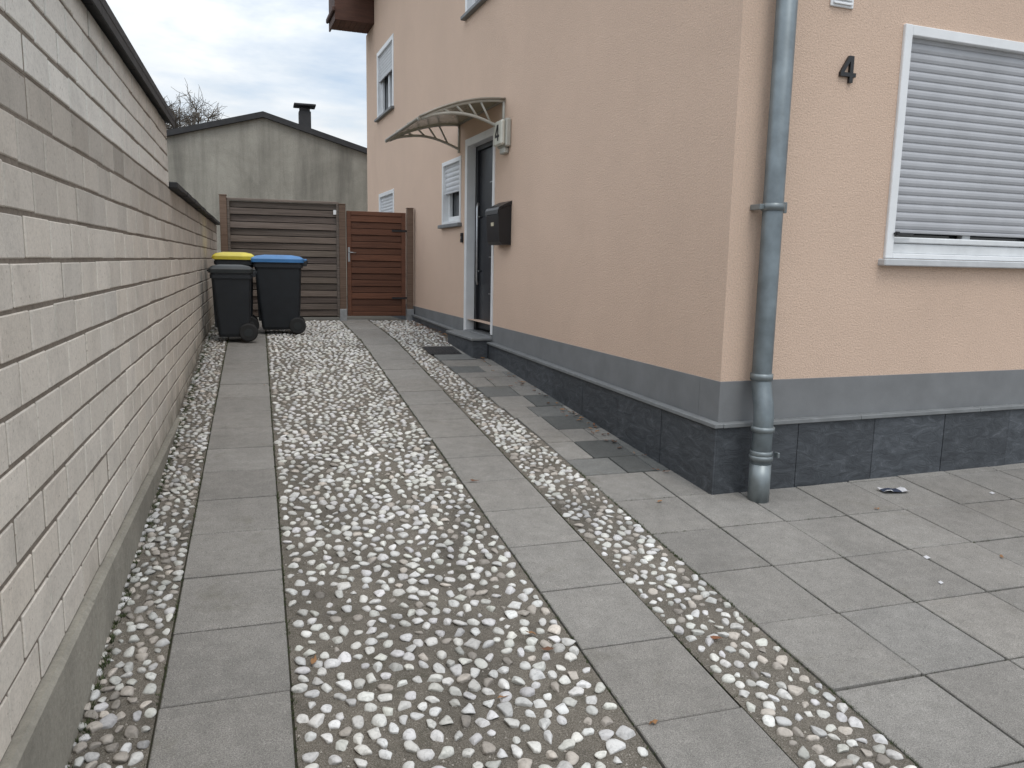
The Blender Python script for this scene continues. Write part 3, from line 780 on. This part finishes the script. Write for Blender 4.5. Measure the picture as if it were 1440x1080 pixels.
# tree: rounded crown of fine twigs
tree=empty('bare_tree',(-2.75,42,.75),label='bare tree with fine twigs rising behind the concrete building',category='tree')
tb=MB(); cb=MB(); rt=random.Random(11)
def grow(p,q,r0,r1,mbd,n=3,sides=4):
    pts=[];
    for i in range(n+1):
        t=i/n; j=(0 if i in(0,n) else .05)*(q-p).length; pts.append(p.lerp(q,t)+Vector((rt.gauss(0,j),rt.gauss(0,j),rt.gauss(0,j))))
    mbd.tube(pts,[r0+(r1-r0)*i/n for i in range(n+1)],sides,cap=False); return pts
C=Vector((0,0,6.7)); trunk=grow(Vector((0,0,0)),Vector((.1,0,4.6)),.2,.12,tb,5,8)
forks=[]
for k in range(12):
    d=Vector((rt.gauss(0,1),rt.gauss(0,1),rt.uniform(.1,1.6))).normalized(); q=C+Vector((d.x*1.0,d.y*1.0,d.z*1.2))
    pts=grow(Vector((.1,0,rt.uniform(3.6,4.6))),q,.08,.035,tb,4,5); forks+=pts[2:]
tips=[]
for f in forks:
    for k in range(6):
        d=(f-C).normalized()*.4+Vector((rt.gauss(0,.5),rt.gauss(0,.5),rt.gauss(.25,.45))); q=f+d*rt.uniform(.4,.85); tips+=grow(f,q,.024,.013,cb,2,3)[1:]
for f in tips:
    for k in range(6):
        q=f+Vector((rt.gauss(0,.26),rt.gauss(0,.26),rt.gauss(.1,.24))); grow(f,q,.012,.007,cb,2,3)
tb.obj('trunk',['bark'],tree); cb.obj('crown',['twig'],tree)

# ------------------------------------------------------------------ world, sun, camera
w=bpy.data.worlds.new('World'); scene.world=w; w.use_nodes=True; t=w.node_tree; N=t.nodes; Lk=t.links
for x in list(N): N.remove(x)
out=N.new('ShaderNodeOutputWorld'); sky=N.new('ShaderNodeTexSky'); sky.sky_type='NISHITA'; sky.sun_disc=False
sky.sun_elevation=math.radians(62); sky.sun_rotation=math.radians(169)
b1=N.new('ShaderNodeBackground'); b1.inputs[1].default_value=.15; Lk.new(sky.outputs[0],b1.inputs[0])
tc=N.new('ShaderNodeTexCoord'); mp=N.new('ShaderNodeMapping'); mp.inputs['Scale'].default_value=(1,1,3.0); Lk.new(tc.outputs['Generated'],mp.inputs[0])
nz=N.new('ShaderNodeTexNoise'); nz.inputs['Scale'].default_value=3.6; nz.inputs['Detail'].default_value=6; nz.inputs['Roughness'].default_value=.58; nz.inputs['Distortion'].default_value=.25; Lk.new(mp.outputs[0],nz.inputs['Vector'])
r1=N.new('ShaderNodeValToRGB'); r1.color_ramp.elements[0].position=.38; r1.color_ramp.elements[0].color=(.42,.42,.42,1); r1.color_ramp.elements[1].position=.56; r1.color_ramp.elements[1].color=(1,1,1,1); Lk.new(nz.outputs['Fac'],r1.inputs[0])
nz2=N.new('ShaderNodeTexNoise'); nz2.inputs['Scale'].default_value=6; nz2.inputs['Detail'].default_value=5; Lk.new(mp.outputs[0],nz2.inputs['Vector'])
r2=N.new('ShaderNodeValToRGB'); r2.color_ramp.elements[0].position=.35; r2.color_ramp.elements[0].color=(.54,.59,.64,1); r2.color_ramp.elements[1].position=.62; r2.color_ramp.elements[1].color=(.70,.72,.735,1); Lk.new(nz2.outputs['Fac'],r2.inputs[0])
sp=N.new('ShaderNodeSeparateXYZ'); Lk.new(tc.outputs['Generated'],sp.inputs[0])
mr=N.new('ShaderNodeMapRange'); mr.inputs['From Min'].default_value=.15; mr.inputs['From Max'].default_value=.8; mr.inputs['To Min'].default_value=1.35; mr.inputs['To Max'].default_value=2.8; Lk.new(sp.outputs[2],mr.inputs['Value'])
b2=N.new('ShaderNodeBackground'); Lk.new(r2.outputs[0],b2.inputs[0]); Lk.new(mr.outputs[0],b2.inputs[1])
ms=N.new('ShaderNodeMixShader'); Lk.new(r1.outputs[0],ms.inputs[0]); Lk.new(b1.outputs[0],ms.inputs[1]); Lk.new(b2.outputs[0],ms.inputs[2]); Lk.new(ms.outputs[0],out.inputs[0])
sl=bpy.data.lights.new('sun','SUN'); sl.energy=.95; sl.angle=math.radians(20); sl.color=(1,.965,.91)
so=bpy.data.objects.new('sun',sl); COL.objects.link(so)
d=Vector((.1,-.5,1.0)).normalized(); so.rotation_euler=d.to_track_quat('Z','Y').to_euler()
scene.view_settings.view_transform='Standard'; scene.view_settings.look='None'; scene.view_settings.exposure=0
P=[1105.93,0.153,-0.0192,0.3119]
def ray(x,y):
    c,s=math.cos(P[2]),math.sin(P[2]); x,y=c*x-s*y,s*x+c*y
    F=math.cos(P[1])-y*math.sin(P[1]); D=y*math.cos(P[1])+math.sin(P[1])
    return Vector((F*math.sin(P[3])+x*math.cos(P[3]),F*math.cos(P[3])-x*math.sin(P[3]),-D))
f0=ray(0,0); X=(ray(1,0)-f0).normalized(); Yv=-(ray(0,1)-f0).normalized(); Zv=-f0.normalized()
cd=bpy.data.cameras.new('camera'); cd.sensor_width=36; cd.lens=P[0]/1440*36; cd.clip_end=3000; cd.clip_start=.05
co=bpy.data.objects.new('camera',cd); COL.objects.link(co)
mt=Matrix((X,Yv,Zv)).transposed().to_4x4(); mt.translation=(0,0,1.6); co.matrix_world=mt
scene.camera=co
